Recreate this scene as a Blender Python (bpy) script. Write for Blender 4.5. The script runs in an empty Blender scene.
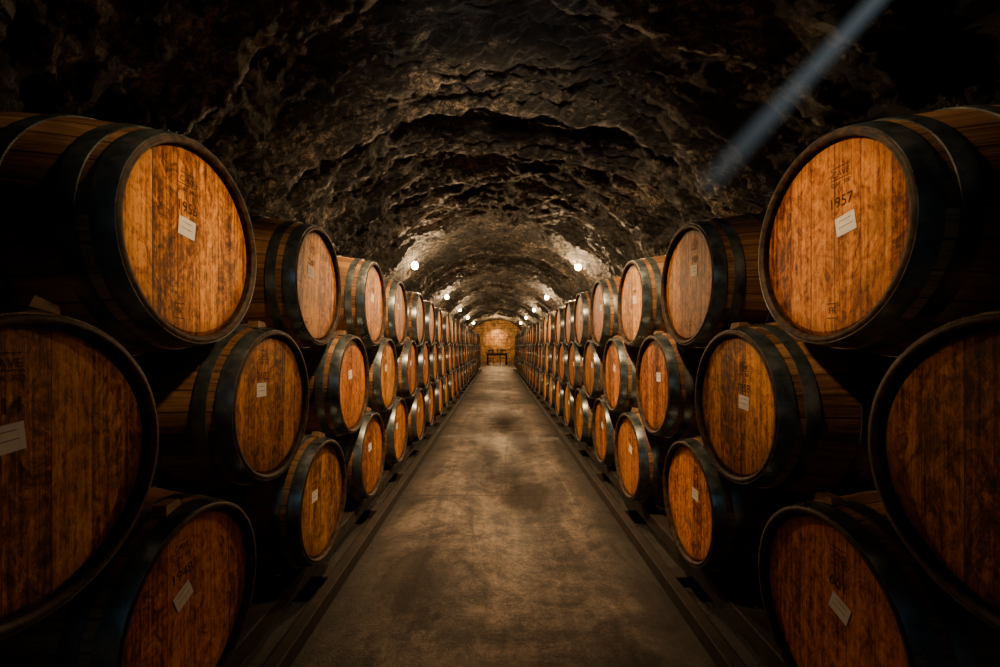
import bpy, bmesh, math, random
from mathutils import Vector, Matrix, noise
random.seed(7)
SC = bpy.context.scene
COL = SC.collection
CAMH = 1.22
WL, WR = 0.86, 0.91
SP = 0.903
R_B, R_H, LEN = 0.342, 0.287, 0.95

# ------------------------------------------------------------ node helpers
class NT:
    def __init__(s, name):
        s.m = bpy.data.materials.new(name); s.m.use_nodes = True
        s.t = s.m.node_tree; s.n = s.t.nodes; s.l = s.t.links
        s.b = s.n.get('Principled BSDF'); s.out = s.n.get('Material Output')
    def new(s, typ, **k):
        n = s.n.new(typ)
        for a, v in k.items(): setattr(n, a, v)
        return n
    def put(s, sock, v):
        if isinstance(v, bpy.types.NodeSocket): s.l.new(v, sock)
        elif v is not None: sock.default_value = v
    def math(s, op, a, b=None, c=None, clamp=False):
        n = s.new('ShaderNodeMath', operation=op); n.use_clamp = clamp
        s.put(n.inputs[0], a)
        if b is not None: s.put(n.inputs[1], b)
        if c is not None: s.put(n.inputs[2], c)
        return n.outputs[0]
    def comb(s, x, y, z):
        n = s.new('ShaderNodeCombineXYZ')
        s.put(n.inputs[0], x); s.put(n.inputs[1], y); s.put(n.inputs[2], z)
        return n.outputs[0]
    def noise(s, vec, scale, detail=4, rough=.55, dist=0):
        n = s.new('ShaderNodeTexNoise')
        s.put(n.inputs['Vector'], vec); n.inputs['Scale'].default_value = scale
        n.inputs['Detail'].default_value = detail; n.inputs['Roughness'].default_value = rough
        n.inputs['Distortion'].default_value = dist
        return n.outputs[0]
    def ramp(s, fac, stops):
        n = s.new('ShaderNodeValToRGB'); e = n.color_ramp.elements
        while len(e) > 1: e.remove(e[-1])
        e[0].position = stops[0][0]; e[0].color = (*stops[0][1], 1)
        for p, c in stops[1:]:
            q = e.new(p); q.color = (*c, 1)
        s.put(n.inputs[0], fac); return n.outputs[0]
    def mix(s, fac, a, b, mode='MIX'):
        n = s.new('ShaderNodeMix', data_type='RGBA', blend_type=mode)
        s.put(n.inputs[0], fac)
        for i, v in ((6, a), (7, b)):
            if isinstance(v, tuple) and len(v) == 3: v = (*v, 1)
            s.put(n.inputs[i], v)
        return n.outputs[2]
    def obj(s):
        n = s.new('ShaderNodeTexCoord'); x = s.new('ShaderNodeSeparateXYZ')
        s.l.new(n.outputs['Object'], x.inputs[0])
        return n.outputs['Object'], x.outputs
    def bump(s, h, strength, dist=.01):
        n = s.new('ShaderNodeBump'); n.inputs['Strength'].default_value = strength
        n.inputs['Distance'].default_value = dist
        s.l.new(h, n.inputs['Height']); s.l.new(n.outputs[0], s.b.inputs['Normal'])
    def fin(s, col=None, rough=None, metal=None, spec=None):
        s.put(s.b.inputs['Base Color'], (*col, 1) if isinstance(col, tuple) and len(col) == 3 else col)
        s.put(s.b.inputs['Roughness'], rough); s.put(s.b.inputs['Metallic'], metal)
        s.put(s.b.inputs['Specular IOR Level'], spec)
        return s.m

def m_head():
    k = NT('oak_barrel_head'); v, (x, y, z) = k.obj()
    rnd = k.new('ShaderNodeObjectInfo').outputs['Random']
    off = k.math('MULTIPLY', rnd, 37.0)
    ys = k.math('ADD', k.math('DIVIDE', y, .088), k.math('MULTIPLY', rnd, 3.3))
    idx = k.math('FLOOR', ys); fr = k.math('FRACT', ys)
    wn = k.new('ShaderNodeTexWhiteNoise', noise_dimensions='2D')
    k.put(wn.inputs['Vector'], k.comb(idx, off, 0.0)); pv = wn.outputs[0]
    gz = k.math('ADD', k.math('MULTIPLY', z, 3.0), k.math('MULTIPLY', pv, 40.0))
    grain = k.noise(k.comb(k.math('MULTIPLY', y, 85.0), gz, off), 1.0, 5, .65, .6)
    fig = k.noise(k.comb(k.math('MULTIPLY', y, 15.0), k.math('MULTIPLY', gz, 3.2), off), 1.0, 6, .72, 2.4)
    fine = k.noise(k.comb(k.math('MULTIPLY', y, 110.0), k.math('MULTIPLY', z, 45.0), off), 1.0, 4, .7, 1.0)
    s = k.math('ADD', k.math('MULTIPLY', grain, .34), k.math('MULTIPLY', fig, .42))
    s = k.math('ADD', s, k.math('MULTIPLY', fine, .24))
    s = k.math('ADD', s, k.math('MULTIPLY', k.math('SUBTRACT', pv, .5), .09))
    c = k.ramp(s, [(.38, (.030, .009, .002)), (.45, (.15, .050, .010)), (.505, (.40, .148, .028)), (.56, (.66, .285, .060)), (.66, (.86, .46, .13))])
    hue = k.new('ShaderNodeHueSaturation')
    k.put(hue.inputs['Hue'], k.math('ADD', .489, k.math('MULTIPLY', rnd, .020)))
    k.put(hue.inputs['Value'], k.math('ADD', .86, k.math('MULTIPLY', k.math('FRACT', k.math('MULTIPLY', rnd, 7.13)), .42)))
    hue.inputs['Saturation'].default_value = 1.04
    k.l.new(c, hue.inputs['Color']); c = hue.outputs[0]
    d = k.math('MINIMUM', fr, k.math('SUBTRACT', 1.0, fr))
    seam = k.math('LESS_THAN', d, .013)
    c = k.mix(k.math('MULTIPLY', seam, .75), c, (.02, .007, .003))
    r = k.math('SQRT', k.math('ADD', k.math('MULTIPLY', y, y), k.math('MULTIPLY', z, z)))
    g = k.math('ADD', k.math('MULTIPLY', k.math('SUBTRACT', r, .228), 16.0), k.math('MULTIPLY', k.math('SUBTRACT', fig, .5), 2.4), clamp=True)
    c = k.mix(k.math('MULTIPLY', g, .75), c, (.038, .014, .005))
    st = k.math('MULTIPLY', k.math('SUBTRACT', k.noise(k.comb(off, k.math('MULTIPLY', y, 2.0), z), 5, 5, .7), .53), 6.0, clamp=True)
    c = k.mix(k.math('MULTIPLY', st, .6), c, (.045, .017, .006))
    k.bump(k.math('SUBTRACT', s, k.math('MULTIPLY', seam, .5)), .5, .004)
    return k.fin(c, .5, 0.0, .2)

def m_stave():
    k = NT('oak_barrel_stave'); v, (x, y, z) = k.obj()
    rnd = k.new('ShaderNodeObjectInfo').outputs['Random']; off = k.math('MULTIPLY', rnd, 51.0)
    a = k.math('MULTIPLY', k.math('ARCTAN2', z, y), 28 / (2 * math.pi))
    idx = k.math('FLOOR', a); fr = k.math('FRACT', a)
    wn = k.new('ShaderNodeTexWhiteNoise', noise_dimensions='2D')
    k.put(wn.inputs['Vector'], k.comb(idx, off, 0.0)); pv = wn.outputs[0]
    grain = k.noise(k.comb(k.math('ADD', k.math('MULTIPLY', x, 4.0), k.math('MULTIPLY', pv, 30.0)), k.math('MULTIPLY', a, 7.0), off), 1.0, 5, .65, .5)
    s = k.math('ADD', k.math('MULTIPLY', grain, .8), k.math('MULTIPLY', pv, .25))
    c = k.ramp(s, [(.3, (.05, .022, .010)), (.5, (.18, .085, .033)), (.68, (.36, .19, .075)), (.85, (.54, .32, .14))])
    d = k.math('MINIMUM', fr, k.math('SUBTRACT', 1.0, fr))
    seam = k.math('LESS_THAN', d, .035)
    c = k.mix(k.math('MULTIPLY', seam, .8), c, (.012, .005, .003))
    st = k.math('MULTIPLY', k.math('SUBTRACT', k.noise(v, 4, 4, .7), .47), 4.0, clamp=True)
    c = k.mix(k.math('MULTIPLY', st, .65), c, (.030, .016, .010))
    k.bump(k.math('SUBTRACT', s, seam), .5, .004)
    return k.fin(c, .5, 0.0, .35)

def m_chime():
    k = NT('barrel_chime_wood'); v, _ = k.obj()
    c = k.ramp(k.noise(v, 40, 4), [(.38, (.010, .006, .004)), (.68, (.085, .045, .020))])
    return k.fin(c, .6, 0.0, .3)

def m_hoop():
    k = NT('galvanised_hoop_steel'); v, (x, y, z) = k.obj()
    n = k.noise(v, 9, 6, .65)
    c = k.ramp(n, [(.36, (.050, .062, .066)), (.52, (.13, .155, .160)), (.70, (.30, .32, .31))])
    return k.fin(c, k.ramp(n, [(.3, (.24,) * 3), (.7, (.38,) * 3)]), .70, .6)

def m_simple(name, a, b, scale=20, rough=.6, metal=0., bump=.2, dist=.004, spec=.4):
    k = NT(name); v, _ = k.obj(); n = k.noise(v, scale, 4, .6)
    if bump: k.bump(n, bump, dist)
    return k.fin(k.ramp(n, [(.3, a), (.7, b)]), rough, metal, spec)

def m_rock(name):
    k = NT(name); v, (x, y, z) = k.obj()
    big = k.noise(v, .9, 4, .6, .3)
    med = k.noise(k.comb(x, k.math('MULTIPLY', y, 2.6), z), 4.5, 9, .82, .2)
    fine = k.noise(k.comb(x, k.math('MULTIPLY', y, 1.5), z), 24, 6, .80, .2)
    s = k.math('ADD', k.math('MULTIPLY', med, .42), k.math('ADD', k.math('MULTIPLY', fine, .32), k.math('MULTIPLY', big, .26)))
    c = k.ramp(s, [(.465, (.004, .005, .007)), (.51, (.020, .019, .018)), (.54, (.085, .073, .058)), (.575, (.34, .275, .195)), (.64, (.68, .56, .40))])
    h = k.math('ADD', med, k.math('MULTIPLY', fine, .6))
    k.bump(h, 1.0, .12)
    return k.fin(c, .5, 0.0, .45)

def m_floor():
    k = NT('worn_concrete'); v, (x, y, z) = k.obj()
    a = k.noise(v, 1.3, 7, .74, .8); b = k.noise(v, 9, 9, .85, .4); f = k.noise(v, 70, 4, .8)
    tr = k.noise(k.comb(k.math('MULTIPLY', x, 6.0), k.math('MULTIPLY', y, .55), 1.3), 1.0, 5, .6, .8)
    s = k.math('ADD', k.math('MULTIPLY', a, .36), k.math('ADD', k.math('MULTIPLY', b, .32), k.math('ADD', k.math('MULTIPLY', f, .16), k.math('MULTIPLY', tr, .16))))
    c = k.ramp(s, [(.43, (.016, .013, .012)), (.475, (.055, .044, .036)), (.52, (.145, .114, .088)), (.57, (.29, .228, .172)), (.64, (.46, .37, .285))])
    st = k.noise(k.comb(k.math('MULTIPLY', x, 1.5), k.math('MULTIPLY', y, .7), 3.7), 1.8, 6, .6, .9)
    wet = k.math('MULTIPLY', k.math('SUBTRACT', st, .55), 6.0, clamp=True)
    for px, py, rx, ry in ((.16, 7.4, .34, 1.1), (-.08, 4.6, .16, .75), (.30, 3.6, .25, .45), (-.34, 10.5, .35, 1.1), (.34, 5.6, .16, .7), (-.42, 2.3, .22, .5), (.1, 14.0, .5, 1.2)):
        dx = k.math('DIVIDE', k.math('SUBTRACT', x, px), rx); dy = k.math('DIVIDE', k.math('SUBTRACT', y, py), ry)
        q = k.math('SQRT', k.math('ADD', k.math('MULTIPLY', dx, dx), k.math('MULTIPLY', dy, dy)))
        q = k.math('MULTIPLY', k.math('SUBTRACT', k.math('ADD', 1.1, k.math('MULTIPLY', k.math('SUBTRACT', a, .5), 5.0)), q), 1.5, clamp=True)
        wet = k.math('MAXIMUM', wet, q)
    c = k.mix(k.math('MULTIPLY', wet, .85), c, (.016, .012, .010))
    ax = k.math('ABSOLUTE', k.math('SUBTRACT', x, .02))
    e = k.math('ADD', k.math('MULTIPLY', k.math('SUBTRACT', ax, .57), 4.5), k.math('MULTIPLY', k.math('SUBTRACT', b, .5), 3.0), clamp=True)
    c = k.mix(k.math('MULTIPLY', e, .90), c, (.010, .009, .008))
    j = k.math('LESS_THAN', k.math('ABSOLUTE', k.math('SUBTRACT', k.math('FRACT', k.math('DIVIDE', k.math('ADD', y, k.math('MULTIPLY', b, .02)), 2.4)), .5)), .003)
    crk = k.math('LESS_THAN', k.math('ABSOLUTE', k.math('SUBTRACT', k.noise(v, 1.7, 6, .65, .6), .5)), .0022)
    cr = k.math('MAXIMUM', j, crk)
    c = k.mix(k.math('MULTIPLY', cr, .7), c, (.012, .009, .007))
    k.bump(k.math('SUBTRACT', k.math('ADD', b, k.math('MULTIPLY', f, .5)), cr), .8, .014)
    rg = k.math('ADD', k.math('ADD', .36, k.math('MULTIPLY', b, .30)), k.math('MULTIPLY', wet, .18))
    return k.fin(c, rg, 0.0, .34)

def m_emit(name, col, st):
    k = NT(name); k.n.remove(k.b); e = k.new('ShaderNodeEmission')
    e.inputs[0].default_value = (*col, 1); e.inputs[1].default_value = st
    k.l.new(e.outputs[0], k.out.inputs[0]); return k.m

M_HEAD, M_STAVE, M_CHIME, M_HOOP = m_head(), m_stave(), m_chime(), m_hoop()
M_LABEL = m_simple('paper_label', (.74, .72, .68), (.90, .88, .84), 30, .7, bump=0)
M_INK = m_simple('branded_ink', (.020, .009, .004), (.055, .022, .009), 60, .8, bump=0)
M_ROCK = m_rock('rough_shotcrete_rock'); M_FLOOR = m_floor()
M_TIMBER = m_simple('dark_rack_timber', (.008, .006, .005), (.030, .020, .013), 12, .75, bump=.5, dist=.01)
M_CHOCK = m_simple('oak_chock', (.07, .035, .015), (.22, .12, .05), 22, .7)
M_IRON = m_simple('black_iron', (.012, .012, .012), (.03, .028, .026), 20, .5, .8)
M_BULB = m_emit('lamp_bulb_glow', (1.0, .66, .30), 70.)

# ------------------------------------------------------------ mesh helpers
def finish(bm, name, mats, parent=None, smooth=False):
    me = bpy.data.meshes.new(name); bm.to_mesh(me); bm.free()
    for m in mats: me.materials.append(m)
    o = bpy.data.objects.new(name, me); COL.objects.link(o)
    if parent: o.parent = parent
    if smooth:
        for p in me.polygons: p.use_smooth = True
    return o

def lathe(bm, prof, mat, seg=64, axis='X', cen=(0, 0, 0), smooth=True):
    rings = []
    for h, r in prof:
        ring = []
        for i in range(seg):
            a = 2 * math.pi * i / seg; c, s = r * math.cos(a), r * math.sin(a)
            p = (h, c, s) if axis == 'X' else ((c, s, h) if axis == 'Z' else (c, h, s))
            ring.append(bm.verts.new((p[0] + cen[0], p[1] + cen[1], p[2] + cen[2])))
        rings.append(ring)
    for a, b in zip(rings, rings[1:]):
        for i in range(seg):
            f = bm.faces.new((a[i], a[(i + 1) % seg], b[(i + 1) % seg], b[i]))
            f.material_index = mat; f.smooth = smooth
    return rings

def disc(bm, h, r, mat, seg=64, axis='X', cen=(0, 0, 0), flip=False):
    vs = []
    for i in range(seg):
        a = 2 * math.pi * i / seg; c, s = r * math.cos(a), r * math.sin(a)
        p = (h, c, s) if axis == 'X' else ((c, s, h) if axis == 'Z' else (c, h, s))
        vs.append(bm.verts.new((p[0] + cen[0], p[1] + cen[1], p[2] + cen[2])))
    if flip: vs.reverse()
    f = bm.faces.new(vs); f.material_index = mat

def box(bm, lo, hi, mat=0, M=None):
    x0, y0, z0 = lo; x1, y1, z1 = hi
    ps = [(x0, y0, z0), (x1, y0, z0), (x1, y1, z0), (x0, y1, z0), (x0, y0, z1), (x1, y0, z1), (x1, y1, z1), (x0, y1, z1)]
    v = [bm.verts.new(M @ Vector(p) if M else p) for p in ps]
    for q in ((3, 2, 1, 0), (4, 5, 6, 7), (0, 1, 5, 4), (1, 2, 6, 5), (2, 3, 7, 6), (3, 0, 4, 7)):
        bm.faces.new([v[i] for i in q]).material_index = mat

def brad(x):
    t = (x + LEN / 2) / (LEN / 2)
    return R_B - (R_B - R_H) * abs(t) ** 2.0

def add_text(bm, s, size, u, v, rot, x, mat, sx=1.0):
    cu = bpy.data.curves.new('stamp', 'FONT'); cu.body = s; cu.size = size
    cu.align_x = 'CENTER'; cu.align_y = 'CENTER'; cu.resolution_u = 3
    ob = bpy.data.objects.new('stamp', cu); COL.objects.link(ob)
    dg = bpy.context.evaluated_depsgraph_get(); dg.update()
    me = ob.evaluated_get(dg).to_mesh()
    c, sn = math.cos(rot), math.sin(rot)
    vs = [bm.verts.new((x, u + c * p.co.x * sx - sn * p.co.y, v + sn * p.co.x * sx + c * p.co.y)) for p in me.vertices]
    for p in me.polygons:
        try:
            f = bm.faces.new([vs[i] for i in p.vertices]); f.material_index = mat
        except ValueError: pass
    bpy.data.objects.remove(ob); bpy.data.curves.remove(cu)

def rect(bm, u, v, w, h, rot, x, mat):
    c, s = math.cos(rot), math.sin(rot)
    q = [(-w / 2, -h / 2), (w / 2, -h / 2), (w / 2, h / 2), (-w / 2, h / 2)]
    f = bm.faces.new([bm.verts.new((x, u + c * a - s * b, v + s * a + c * b)) for a, b in q]); f.material_index = mat

def barrel_mesh(name, lu, lv, lrot, stamp, su, sv, lw=.066, lh=.052, big=.042):
    bm = bmesh.new(); N = 26
    lathe(bm, [(-LEN * i / N, brad(-LEN * i / N)) for i in range(N + 1)], 0)
    for sgn, x0 in ((1, 0.0), (-1, -LEN)):
        lathe(bm, [(x0, R_H), (x0 + sgn * .003, R_H - .004), (x0 + sgn * .003, R_H - .013), (x0 - sgn * .006, R_H - .019)], 2)
        lathe(bm, [(x0 - sgn * .006, R_H - .019), (x0 - sgn * .026, R_H - .017)], 2)
        lathe(bm, [(x0 - sgn * .026, R_H - .016), (x0 - sgn * .018, R_H - .030)], 1)
        disc(bm, x0 - sgn * .018, R_H - .030, 1, flip=(sgn < 0))
    hoops = [(-.001, -.050), (-.078, -.118), (-.235, -.275)]
    hoops += [(-LEN - b, -LEN - a) for a, b in hoops]
    for a, b in hoops:
        t = .0036
        lathe(bm, [(a, brad(a) - .002), (a, brad(a) + t)], 3, smooth=False)
        m = (a + b) / 2
        lathe(bm, [(a, brad(a) + t), (m, brad(m) + t + .0012), (b, brad(b) + t)], 3)
        lathe(bm, [(b, brad(b) + t), (b, brad(b) - .002)], 3, smooth=False)
        ang = 1.9 + 3 * a
        for da in (-.05, .05):
            for dm in (-.009, .009):
                r = brad(m) + t; cc = Vector((m + dm, r * math.cos(ang + da), r * math.sin(ang + da)))
                bmesh.ops.create_icosphere(bm, subdivisions=1, radius=.0045, matrix=Matrix.Translation(cc))
                for f in bm.faces[-20:]: f.material_index = 3
    x = -.0165
    rect(bm, lu, lv, lw, lh, lrot, x, 4)
    c, s = math.cos(lrot), math.sin(lrot)
    for i, (yy, ww) in enumerate(((.013, .6), (-.004, .7))):
        rect(bm, lu - s * yy, lv + c * yy, lw * ww, .0014, lrot, x + .0004, 5)
    tx = -.0172
    add_text(bm, stamp, big, su, sv, lrot * .3, tx, 5)
    cr = sv + big * 1.30
    add_text(bm, 'CAVE', .024, su, cr + .023, 0, tx, 5)
    add_text(bm, 'OAK 300', .017, su, cr - .004, 0, tx, 5)
    rect(bm, su, cr + .010, .070, .002, 0, tx, 5)
    rect(bm, su, cr + .042, .056, .002, 0, tx, 5)
    add_text(bm, 'FR', .024, su - .03, -.200, 0, tx, 5)
    rect(bm, su - .03, -.180, .040, .002, 0, tx, 5); rect(bm, su - .03, -.220, .040, .002, 0, tx, 5)
    me = bpy.data.meshes.new(name); bm.to_mesh(me); bm.free()
    for m in (M_STAVE, M_HEAD, M_CHIME, M_HOOP, M_LABEL, M_INK): me.materials.append(m)
    return me

LV = [barrel_mesh('barrel_mesh_l%d' % i, *a) for i, a in enumerate([
    (-.038, .036, -.12, '1956', -.035, .092),
    (-.045, .060, .10, '514', -.045, .118),
    (-.085, .060, .02, '3102', -.075, .110),
    (-.052, .060, .42, '1948', -.055, .122),
    (-.095, .045, .0, '2207', -.085, .095)])]
RV = [barrel_mesh('barrel_mesh_r%d' % i, *a) for i, a in enumerate([
    (.072, .028, .16, '1957', .055, .092),
    (.052, .050, -.35, '601', .045, .110),
    (.066, .018, -.08, '1958', .062, .070),
    (.085, .050, .02, '2210', .075, .100),
    (.070, .060, -.03, '318', .07, .112)])]

# small wedge blocks lying on the lower barrels
def chock_mesh():
    bm = bmesh.new()
    ps = [(-.022, -.035, 0), (.022, -.035, 0), (.022, .035, 0), (-.022, .035, 0), (-.018, -.022, .026), (.018, -.022, .026), (.018, .03, .018), (-.018, .03, .018)]
    v = [bm.verts.new(p) for p in ps]
    for q in ((3, 2, 1, 0), (4, 5, 6, 7), (0, 1, 5, 4), (1, 2, 6, 5), (2, 3, 7, 6), (3, 0, 4, 7)): bm.faces.new([v[i] for i in q])
    me = bpy.data.meshes.new('chock'); bm.to_mesh(me); bm.free(); me.materials.append(M_CHOCK); return me
CHOCK = chock_mesh()

HT = {'t': .299, 'm': -.226, 'b': -.757}
def stack(side):
    W = WL if side < 0 else WR
    sh = 0 if side < 0 else -.04
    for row in 'bmt':
        base = 1.277 if row != 'm' else .826
        n = 26 if row != 't' else 25
        for k in range(-2, n - 1):
            y = base + sh + k * SP + (0 if k < 1 else random.uniform(-.008, .008))
            V = LV if side < 0 else RV
            if k == 0: me = V[{'t': 0, 'm': 1, 'b': 3 if side < 0 else 1}[row]]
            elif k == 1: me = V[{'t': 4, 'm': 2, 'b': 4}[row]]
            else: me = random.choice(V)
            o = bpy.data.objects.new('wine_barrel', me); COL.objects.link(o)
            xx = W + random.uniform(-.014, .014) * (k > 0)
            o.location = (side * xx, y, CAMH + HT[row])
            tilt = random.uniform(-.12, .12) if k > 0 else 0
            yaw = random.uniform(-.015, .015) if k > 0 else 0
            o.rotation_euler = (tilt, 0, yaw if side < 0 else math.pi + yaw)
            if row != 't' and -1 <= k < 20:
                a = random.choice((-.17, .17)) - tilt; rr = .3025
                c = bpy.data.objects.new('chock', CHOCK); COL.objects.link(c); c.parent = o
                c.location = (-.068, rr * math.sin(a), rr * math.cos(a)); c.rotation_euler = (-a, 0, random.uniform(-.15, .15))
stack(-1); stack(1)

for side in (-1, 1):
    W = WL if side < 0 else WR
    bm = bmesh.new()
    for a, b, h in ((.075, .165, .139), (LEN - .165, LEN - .075, .139)):
        y = -2.4
        while y < 22.7:
            y2 = min(y + 3.0, 22.8)
            x0, x1 = sorted((side * (W + a), side * (W + b)))
            box(bm, (x0, y, .055), (x1, y2 - .012, h)); y = y2
    y = -2.3
    while y < 22.6:
        x0, x1 = sorted((side * (W - .055), side * (W + LEN + .02)))
        box(bm, (x0, y, 0.0), (x1, y + .10, .055)); y += .903
    x0, x1 = sorted((side * (W - .075), side * (W - .02)))
    box(bm, (x0, -2.4, 0), (x1, 22.8, .075))
    bmesh.ops.bevel(bm, geom=list(bm.edges), offset=.004, segments=1, affect='EDGES')
    finish(bm, 'barrel_rack', [M_TIMBER])

# ------------------------------------------------------------ tunnel shell
Y0, Y1 = -3.0, 33.0
AX, BZ = 2.42, 2.12
ys = [Y0]
while ys[-1] < Y1:
    y = ys[-1]; ys.append(min(Y1, y + (.06 if y < 1.8 else .030 if y < 8 else (.05 if y < 13 else .12))))
ribs = [-2.6, -1.5, -.4, .7, 1.7, 2.6, 3.75, 4.5, 5.4, 6.2, 7.2, 8.2, 9.5, 10.6, 11.9, 13.0]
while ribs[-1] < Y1: ribs.append(ribs[-1] + random.uniform(.9, 1.4))
def vault_d(x, y, z):
    yy = y + .14 * noise.noise(Vector((x * .8, y * .5, 9.1))) + .06 * noise.noise(Vector((x * 4, y, 2)))
    d = 0
    for i in range(len(ribs) - 1):
        if ribs[i] <= yy < ribs[i + 1]:
            t = (yy - ribs[i]) / (ribs[i + 1] - ribs[i])
            d = .16 * t ** 1.5 * (1 if t < .92 else (1 - t) / .08)
            break
    p = Vector((x, y * 1.3, z))
    d += .08 * noise.fractal(p * 1.3, .8, 2.1, 4)
    st = noise.fractal(Vector((x * 1.6, y * 6.5, z * 1.6)), .6, 2.3, 5)
    d += .052 * st
    d += .030 * abs(noise.fractal(p * 6, .5, 2.3, 4))
    d += .022 * noise.noise(p * 17) + .014 * noise.noise(p * 33)
    return d - .02
def grid(name, fn, us, mat):
    bm = bmesh.new(); rows = []
    for y in ys: rows.append([bm.verts.new(fn(u, y)) for u in us])
    for a, b in zip(rows, rows[1:]):
        for i in range(len(us) - 1):
            f = bm.faces.new((a[i], a[i + 1], b[i + 1], b[i])); f.smooth = True
    return finish(bm, name, [mat])
def f_ceil(u, y):
    c, s = math.cos(u), math.sin(u)
    x, z = AX * c, BZ * s
    d = vault_d(x, y, z)
    d = max(-.22, min(.30, d)) * min(1, .25 + s * 2)
    return (x - c * d, y, CAMH + z - s * d)
NA = 190
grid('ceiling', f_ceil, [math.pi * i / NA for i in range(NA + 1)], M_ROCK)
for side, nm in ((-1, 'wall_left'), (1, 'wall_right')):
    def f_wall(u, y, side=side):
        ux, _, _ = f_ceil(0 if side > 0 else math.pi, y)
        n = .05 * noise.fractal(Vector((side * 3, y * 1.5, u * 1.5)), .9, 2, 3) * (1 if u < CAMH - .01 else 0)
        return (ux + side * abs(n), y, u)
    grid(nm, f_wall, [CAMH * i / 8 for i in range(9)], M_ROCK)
bm = bmesh.new()
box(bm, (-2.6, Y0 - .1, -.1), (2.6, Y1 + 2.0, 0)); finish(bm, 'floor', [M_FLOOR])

# end wall: stone courses around a lit arched alcove
M_STONE = m_simple('warm_stone', (.10, .05, .018), (.52, .31, .12), 3, .8, bump=.6, dist=.02)
M_MORT = m_simple('mortar', (.05, .035, .02), (.10, .07, .04), 10, .9)
AW, AS = 1.05, 1.45
bm = bmesh.new()
def inside(x, z, m=0): return abs(x) < AW + m and (z < AS or (x * x + (z - AS) ** 2) < (AW + m) ** 2)
z = 0.0
while z < 3.4:
    h = random.uniform(.15, .26); x = -2.5
    while x < 2.5:
        w = random.uniform(.18, .34); x2 = min(x + w, 2.5)
        cx, cz = (x + x2) / 2, z + h / 2
        if not inside(cx, cz, .10):
            dd = random.uniform(.02, .12)
            box(bm, (x + .012, Y1 - dd - .05, z + .012), (x2 - .012, Y1 + .3, z + h - .012), 0)
            box(bm, (x, Y1, z), (x2, Y1 + .3, z + h), 1)
        x = x2
    z += h
nv = 13
for i in range(nv):
    a0, a1 = math.pi * i / nv + .012, math.pi * (i + 1) / nv - .012
    r0, r1 = AW, AW + .28
    q = [(r0, a0), (r1, a0), (r1, a1), (r0, a1)]
    vs = [bm.verts.new((r * math.cos(a), yy, AS + r * math.sin(a))) for yy in (Y1 - .14, Y1 + .3) for r, a in q]
    for f in ((0, 1, 2, 3), (7, 6, 5, 4), (0, 4, 5, 1), (1, 5, 6, 2), (2, 6, 7, 3), (3, 7, 4, 0)): bm.faces.new([vs[j] for j in f])
for s in (-1, 1):
    zz = 0
    while zz < AS - .02:
        h = min(.24, AS - zz); x0, x1 = sorted((s * AW, s * (AW + random.uniform(.22, .34))))
        box(bm, (x0, Y1 - .13, zz + .01), (x1, Y1 + .3, zz + h - .01), 0); zz += h
z = 0
while z < 2.9:
    x = -1.5
    while x < 1.5:
        w = random.uniform(.25, .45); box(bm, (x + .01, Y1 + 1.5 - random.uniform(0, .06), z + .01), (min(x + w, 1.5) - .01, Y1 + 1.7, z + .24), 0); x += w
    z += .25
box(bm, (-1.6, Y1 + .25, 0), (-1.45, Y1 + 1.7, 2.9), 0); box(bm, (1.45, Y1 + .25, 0), (1.6, Y1 + 1.7, 2.9), 0)
box(bm, (-1.6, Y1 + .25, 2.8), (1.6, Y1 + 1.7, 2.95), 0)
bmesh.ops.recalc_face_normals(bm, faces=bm.faces)
finish(bm, 'wall_back', [M_STONE, M_MORT])
bm = bmesh.new(); box(bm, (-2.5, Y0, 0), (2.5, Y0 + .06, 3.5), 0); finish(bm, 'wall_front', [M_ROCK])

ty = 30.0
bm = bmesh.new()
box(bm, (-.75, ty - .4, .72), (.75, ty + .4, .77))
for sx in (-.66, .66):
    for sy in (-.32, .32): box(bm, (sx - .04, ty + sy - .04, 0), (sx + .04, ty + sy + .04, .72))
box(bm, (-.66, ty - .34, .62), (.66, ty - .31, .72)); box(bm, (-.66, ty + .31, .62), (.66, ty + .34, .72))
bmesh.ops.bevel(bm, geom=list(bm.edges), offset=.005, segments=1, affect='EDGES')
finish(bm, 'tasting_table', [M_TIMBER])
for cx in (-.4, .4):
    bm = bmesh.new(); cy = ty - .65
    box(bm, (cx - .21, cy - .2, .43), (cx + .21, cy + .2, .47))
    for a in (-.18, .18):
        for b in (-.17, .17): box(bm, (cx + a - .02, cy + b - .02, 0), (cx + a + .02, cy + b + .02, .43 if b > 0 else 1.0))
    box(bm, (cx - .18, cy - .185, .9), (cx + .18, cy - .155, 1.0)); box(bm, (cx - .18, cy - .185, .65), (cx + .18, cy - .155, .73))
    finish(bm, 'dining_chair', [M_TIMBER])
M_GLASS = m_simple('dark_bottle_glass', (.01, .02, .01), (.02, .035, .015), 5, .1, bump=0)
for bx, by in ((-.3, .05), (.05, -.1), (.35, .1)):
    bm = bmesh.new()
    lathe(bm, [(.77, .001), (.77, .036), (.79, .038), (.95, .038), (.985, .030), (1.01, .015), (1.06, .014), (1.065, .017), (1.075, .017), (1.075, .001)], 0, 20, 'Z', (bx, ty + by, 0))
    finish(bm, 'wine_bottle', [M_GLASS])

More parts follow.
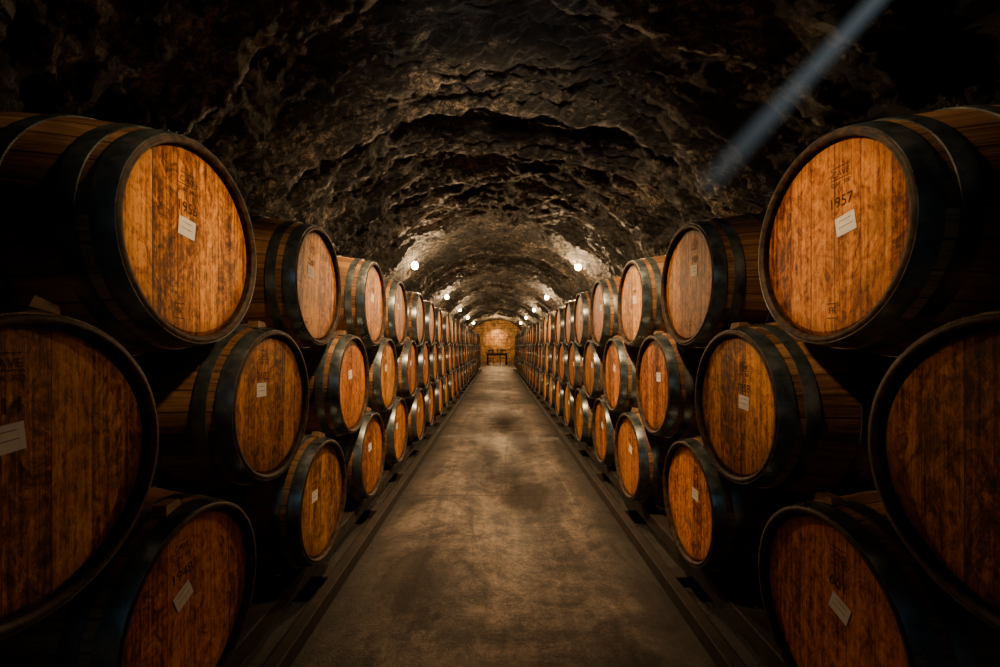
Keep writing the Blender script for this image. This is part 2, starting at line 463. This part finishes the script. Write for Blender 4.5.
# ------------------------------------------------------------ lamps
def light(name, typ, loc, e, col, parent=None, **k):
    L = bpy.data.lights.new(name, typ); L.energy = e; L.color = col
    for a, v in k.items(): setattr(L, a, v)
    o = bpy.data.objects.new(name, L); COL.objects.link(o); o.location = loc
    if parent: o.parent = parent
    return o
WARM = (1.0, .64, .32)
def sconce(side, y, e, es, x=1.50):
    zc = CAMH + 1.48
    root = bpy.data.objects.new('wall_lamp', None); COL.objects.link(root); root.location = (side * x, y, zc)
    bm = bmesh.new()
    ang = math.atan2(BZ * .69, AX * .65)
    dx, dz = math.cos(ang) * side, math.sin(ang)
    M = Matrix.Translation((dx * .13, 0, dz * .13)) @ Vector((0, 0, 1)).rotation_difference(Vector((dx, 0, dz))).to_matrix().to_4x4()
    s0 = len(bm.verts)
    lathe(bm, [(.0, .001), (.0, .05), (.20, .055), (.20, .001)], 0, 20, 'Z')
    lathe(bm, [(-.08, .028), (-.03, .024), (-.02, .010), (.02, .010)], 0, 16, 'Z')
    bm.verts.ensure_lookup_table()
    for v in bm.verts[s0:]: v.co = M @ v.co
    finish(bm, 'bracket', [M_IRON], root)
    bm = bmesh.new(); bmesh.ops.create_uvsphere(bm, u_segments=20, v_segments=12, radius=.064)
    for v in bm.verts: v.co.z *= 1.15
    finish(bm, 'bulb', [M_BULB], root, True)
    light('lamp_light', 'POINT', (-side * .18, -.10, -.16), e, WARM, root, shadow_soft_size=.06)
    s = light('lamp_downlight', 'SPOT', (-side * .18, -.10, -.16), es, WARM, root, shadow_soft_size=.08, spot_size=math.radians(140), spot_blend=.8)
    s.rotation_euler = Vector((-side * 1.3, -.7, -1.6)).to_track_quat('-Z', 'Y').to_euler()
for y, e, es in ((8.0, 120, 300), (13.1, 80, 270), (17.6, 60, 220), (22.5, 55, 170), (27.5, 40, 80)):
    sconce(-1, y, e, es); sconce(1, y + .1, e, es)
light('end_room_light', 'POINT', (0, 30.6, 2.7), 210, (1, .58, .24), shadow_soft_size=.1)
light('alcove_light', 'POINT', (0, Y1 + .8, 2.2), 130, (1, .58, .22), shadow_soft_size=.1)

def spot(loc, target, e, size, blend, col=WARM, stem=.6):
    root = bpy.data.objects.new('added_spotlight', None); COL.objects.link(root); root.location = loc  # unseen fixture, added to light the near barrels and vault
    d = (Vector(target) - Vector(loc)).normalized(); q = d.to_track_quat('-Z', 'Y')
    bm = bmesh.new()
    lathe(bm, [(.0, .065), (.05, .058), (.10, .035), (.12, .001)], 0, 24, 'Z')
    lathe(bm, [(.001, .06), (.05, .053), (.09, .030), (.10, .001)], 0, 24, 'Z')
    o = finish(bm, 'shade', [M_IRON], root, True); o.rotation_mode = 'QUATERNION'; o.rotation_quaternion = q
    bm = bmesh.new(); lathe(bm, [(.08, .008), (stem, .008)], 0, 10, 'Z'); finish(bm, 'stem', [M_IRON], root)
    s = light('spot', 'SPOT', (0, 0, 0), e, col, root, spot_size=size, spot_blend=blend, shadow_soft_size=.05)
    s.rotation_mode = 'QUATERNION'; s.rotation_quaternion = q
spot((0.02, 2.15, CAMH + 1.78), (0.0, 4.55, .90), 720, math.radians(134), 1.0)
spot((.40, 1.30, CAMH + 1.30), (-.86, 1.42, CAMH + .42), 118, math.radians(42), 1.0, stem=.9)
spot((-.40, 1.30, CAMH + 1.30), (.91, 1.38, CAMH + .42), 118, math.radians(42), 1.0, stem=.9)
# unseen uplight, added to wash the rock ahead
spot((0.0, 1.75, CAMH + 1.50), (0.0, 5.2, CAMH + 1.95), 62, math.radians(100), 1.0, (1, .86, .70), stem=.7)

a = light('cool_fill_light', 'AREA', (0, -2.7, 2.2), 5, (.38, .75, 1.0), shape='RECTANGLE', size=1.2, size_y=1.0)  # added cool fill behind the camera; no opening there
a.rotation_euler = (math.radians(105), 0, 0)

# light beam painted as a glowing volume, slanting down between the barrels
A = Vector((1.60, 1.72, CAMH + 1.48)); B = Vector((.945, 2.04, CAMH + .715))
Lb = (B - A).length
k = NT('painted_beam_glow'); k.n.remove(k.b); v, (x, y, z) = k.obj()
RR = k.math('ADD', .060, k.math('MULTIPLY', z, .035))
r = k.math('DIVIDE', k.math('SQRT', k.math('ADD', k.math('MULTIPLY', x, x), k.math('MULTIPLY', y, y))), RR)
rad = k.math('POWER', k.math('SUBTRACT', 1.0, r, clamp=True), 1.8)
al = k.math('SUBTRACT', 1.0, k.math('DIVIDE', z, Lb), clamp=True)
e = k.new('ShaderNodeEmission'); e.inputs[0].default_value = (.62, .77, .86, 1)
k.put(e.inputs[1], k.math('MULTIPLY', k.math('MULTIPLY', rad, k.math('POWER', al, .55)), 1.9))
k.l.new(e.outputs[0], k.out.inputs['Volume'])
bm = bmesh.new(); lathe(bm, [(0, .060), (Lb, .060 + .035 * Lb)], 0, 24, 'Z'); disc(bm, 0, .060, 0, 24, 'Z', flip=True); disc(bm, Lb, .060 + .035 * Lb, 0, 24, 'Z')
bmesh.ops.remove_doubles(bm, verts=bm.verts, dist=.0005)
o = finish(bm, 'painted_light_shaft', [k.m]); o.location = A
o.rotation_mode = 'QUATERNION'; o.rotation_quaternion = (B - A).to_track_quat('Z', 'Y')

w = bpy.data.worlds.new('World'); SC.world = w; w.use_nodes = True
w.node_tree.nodes['Background'].inputs[0].default_value = (.01, .014, .018, 1)

cam = bpy.data.cameras.new('camera'); co = bpy.data.objects.new('camera', cam); COL.objects.link(co)
co.location = (0, 0, CAMH); co.rotation_euler = (math.pi / 2, 0, 0)
cam.lens = 438 / 1000 * 36; cam.sensor_width = 36; cam.shift_x = .003; cam.shift_y = .0130; cam.clip_start = .02
SC.camera = co
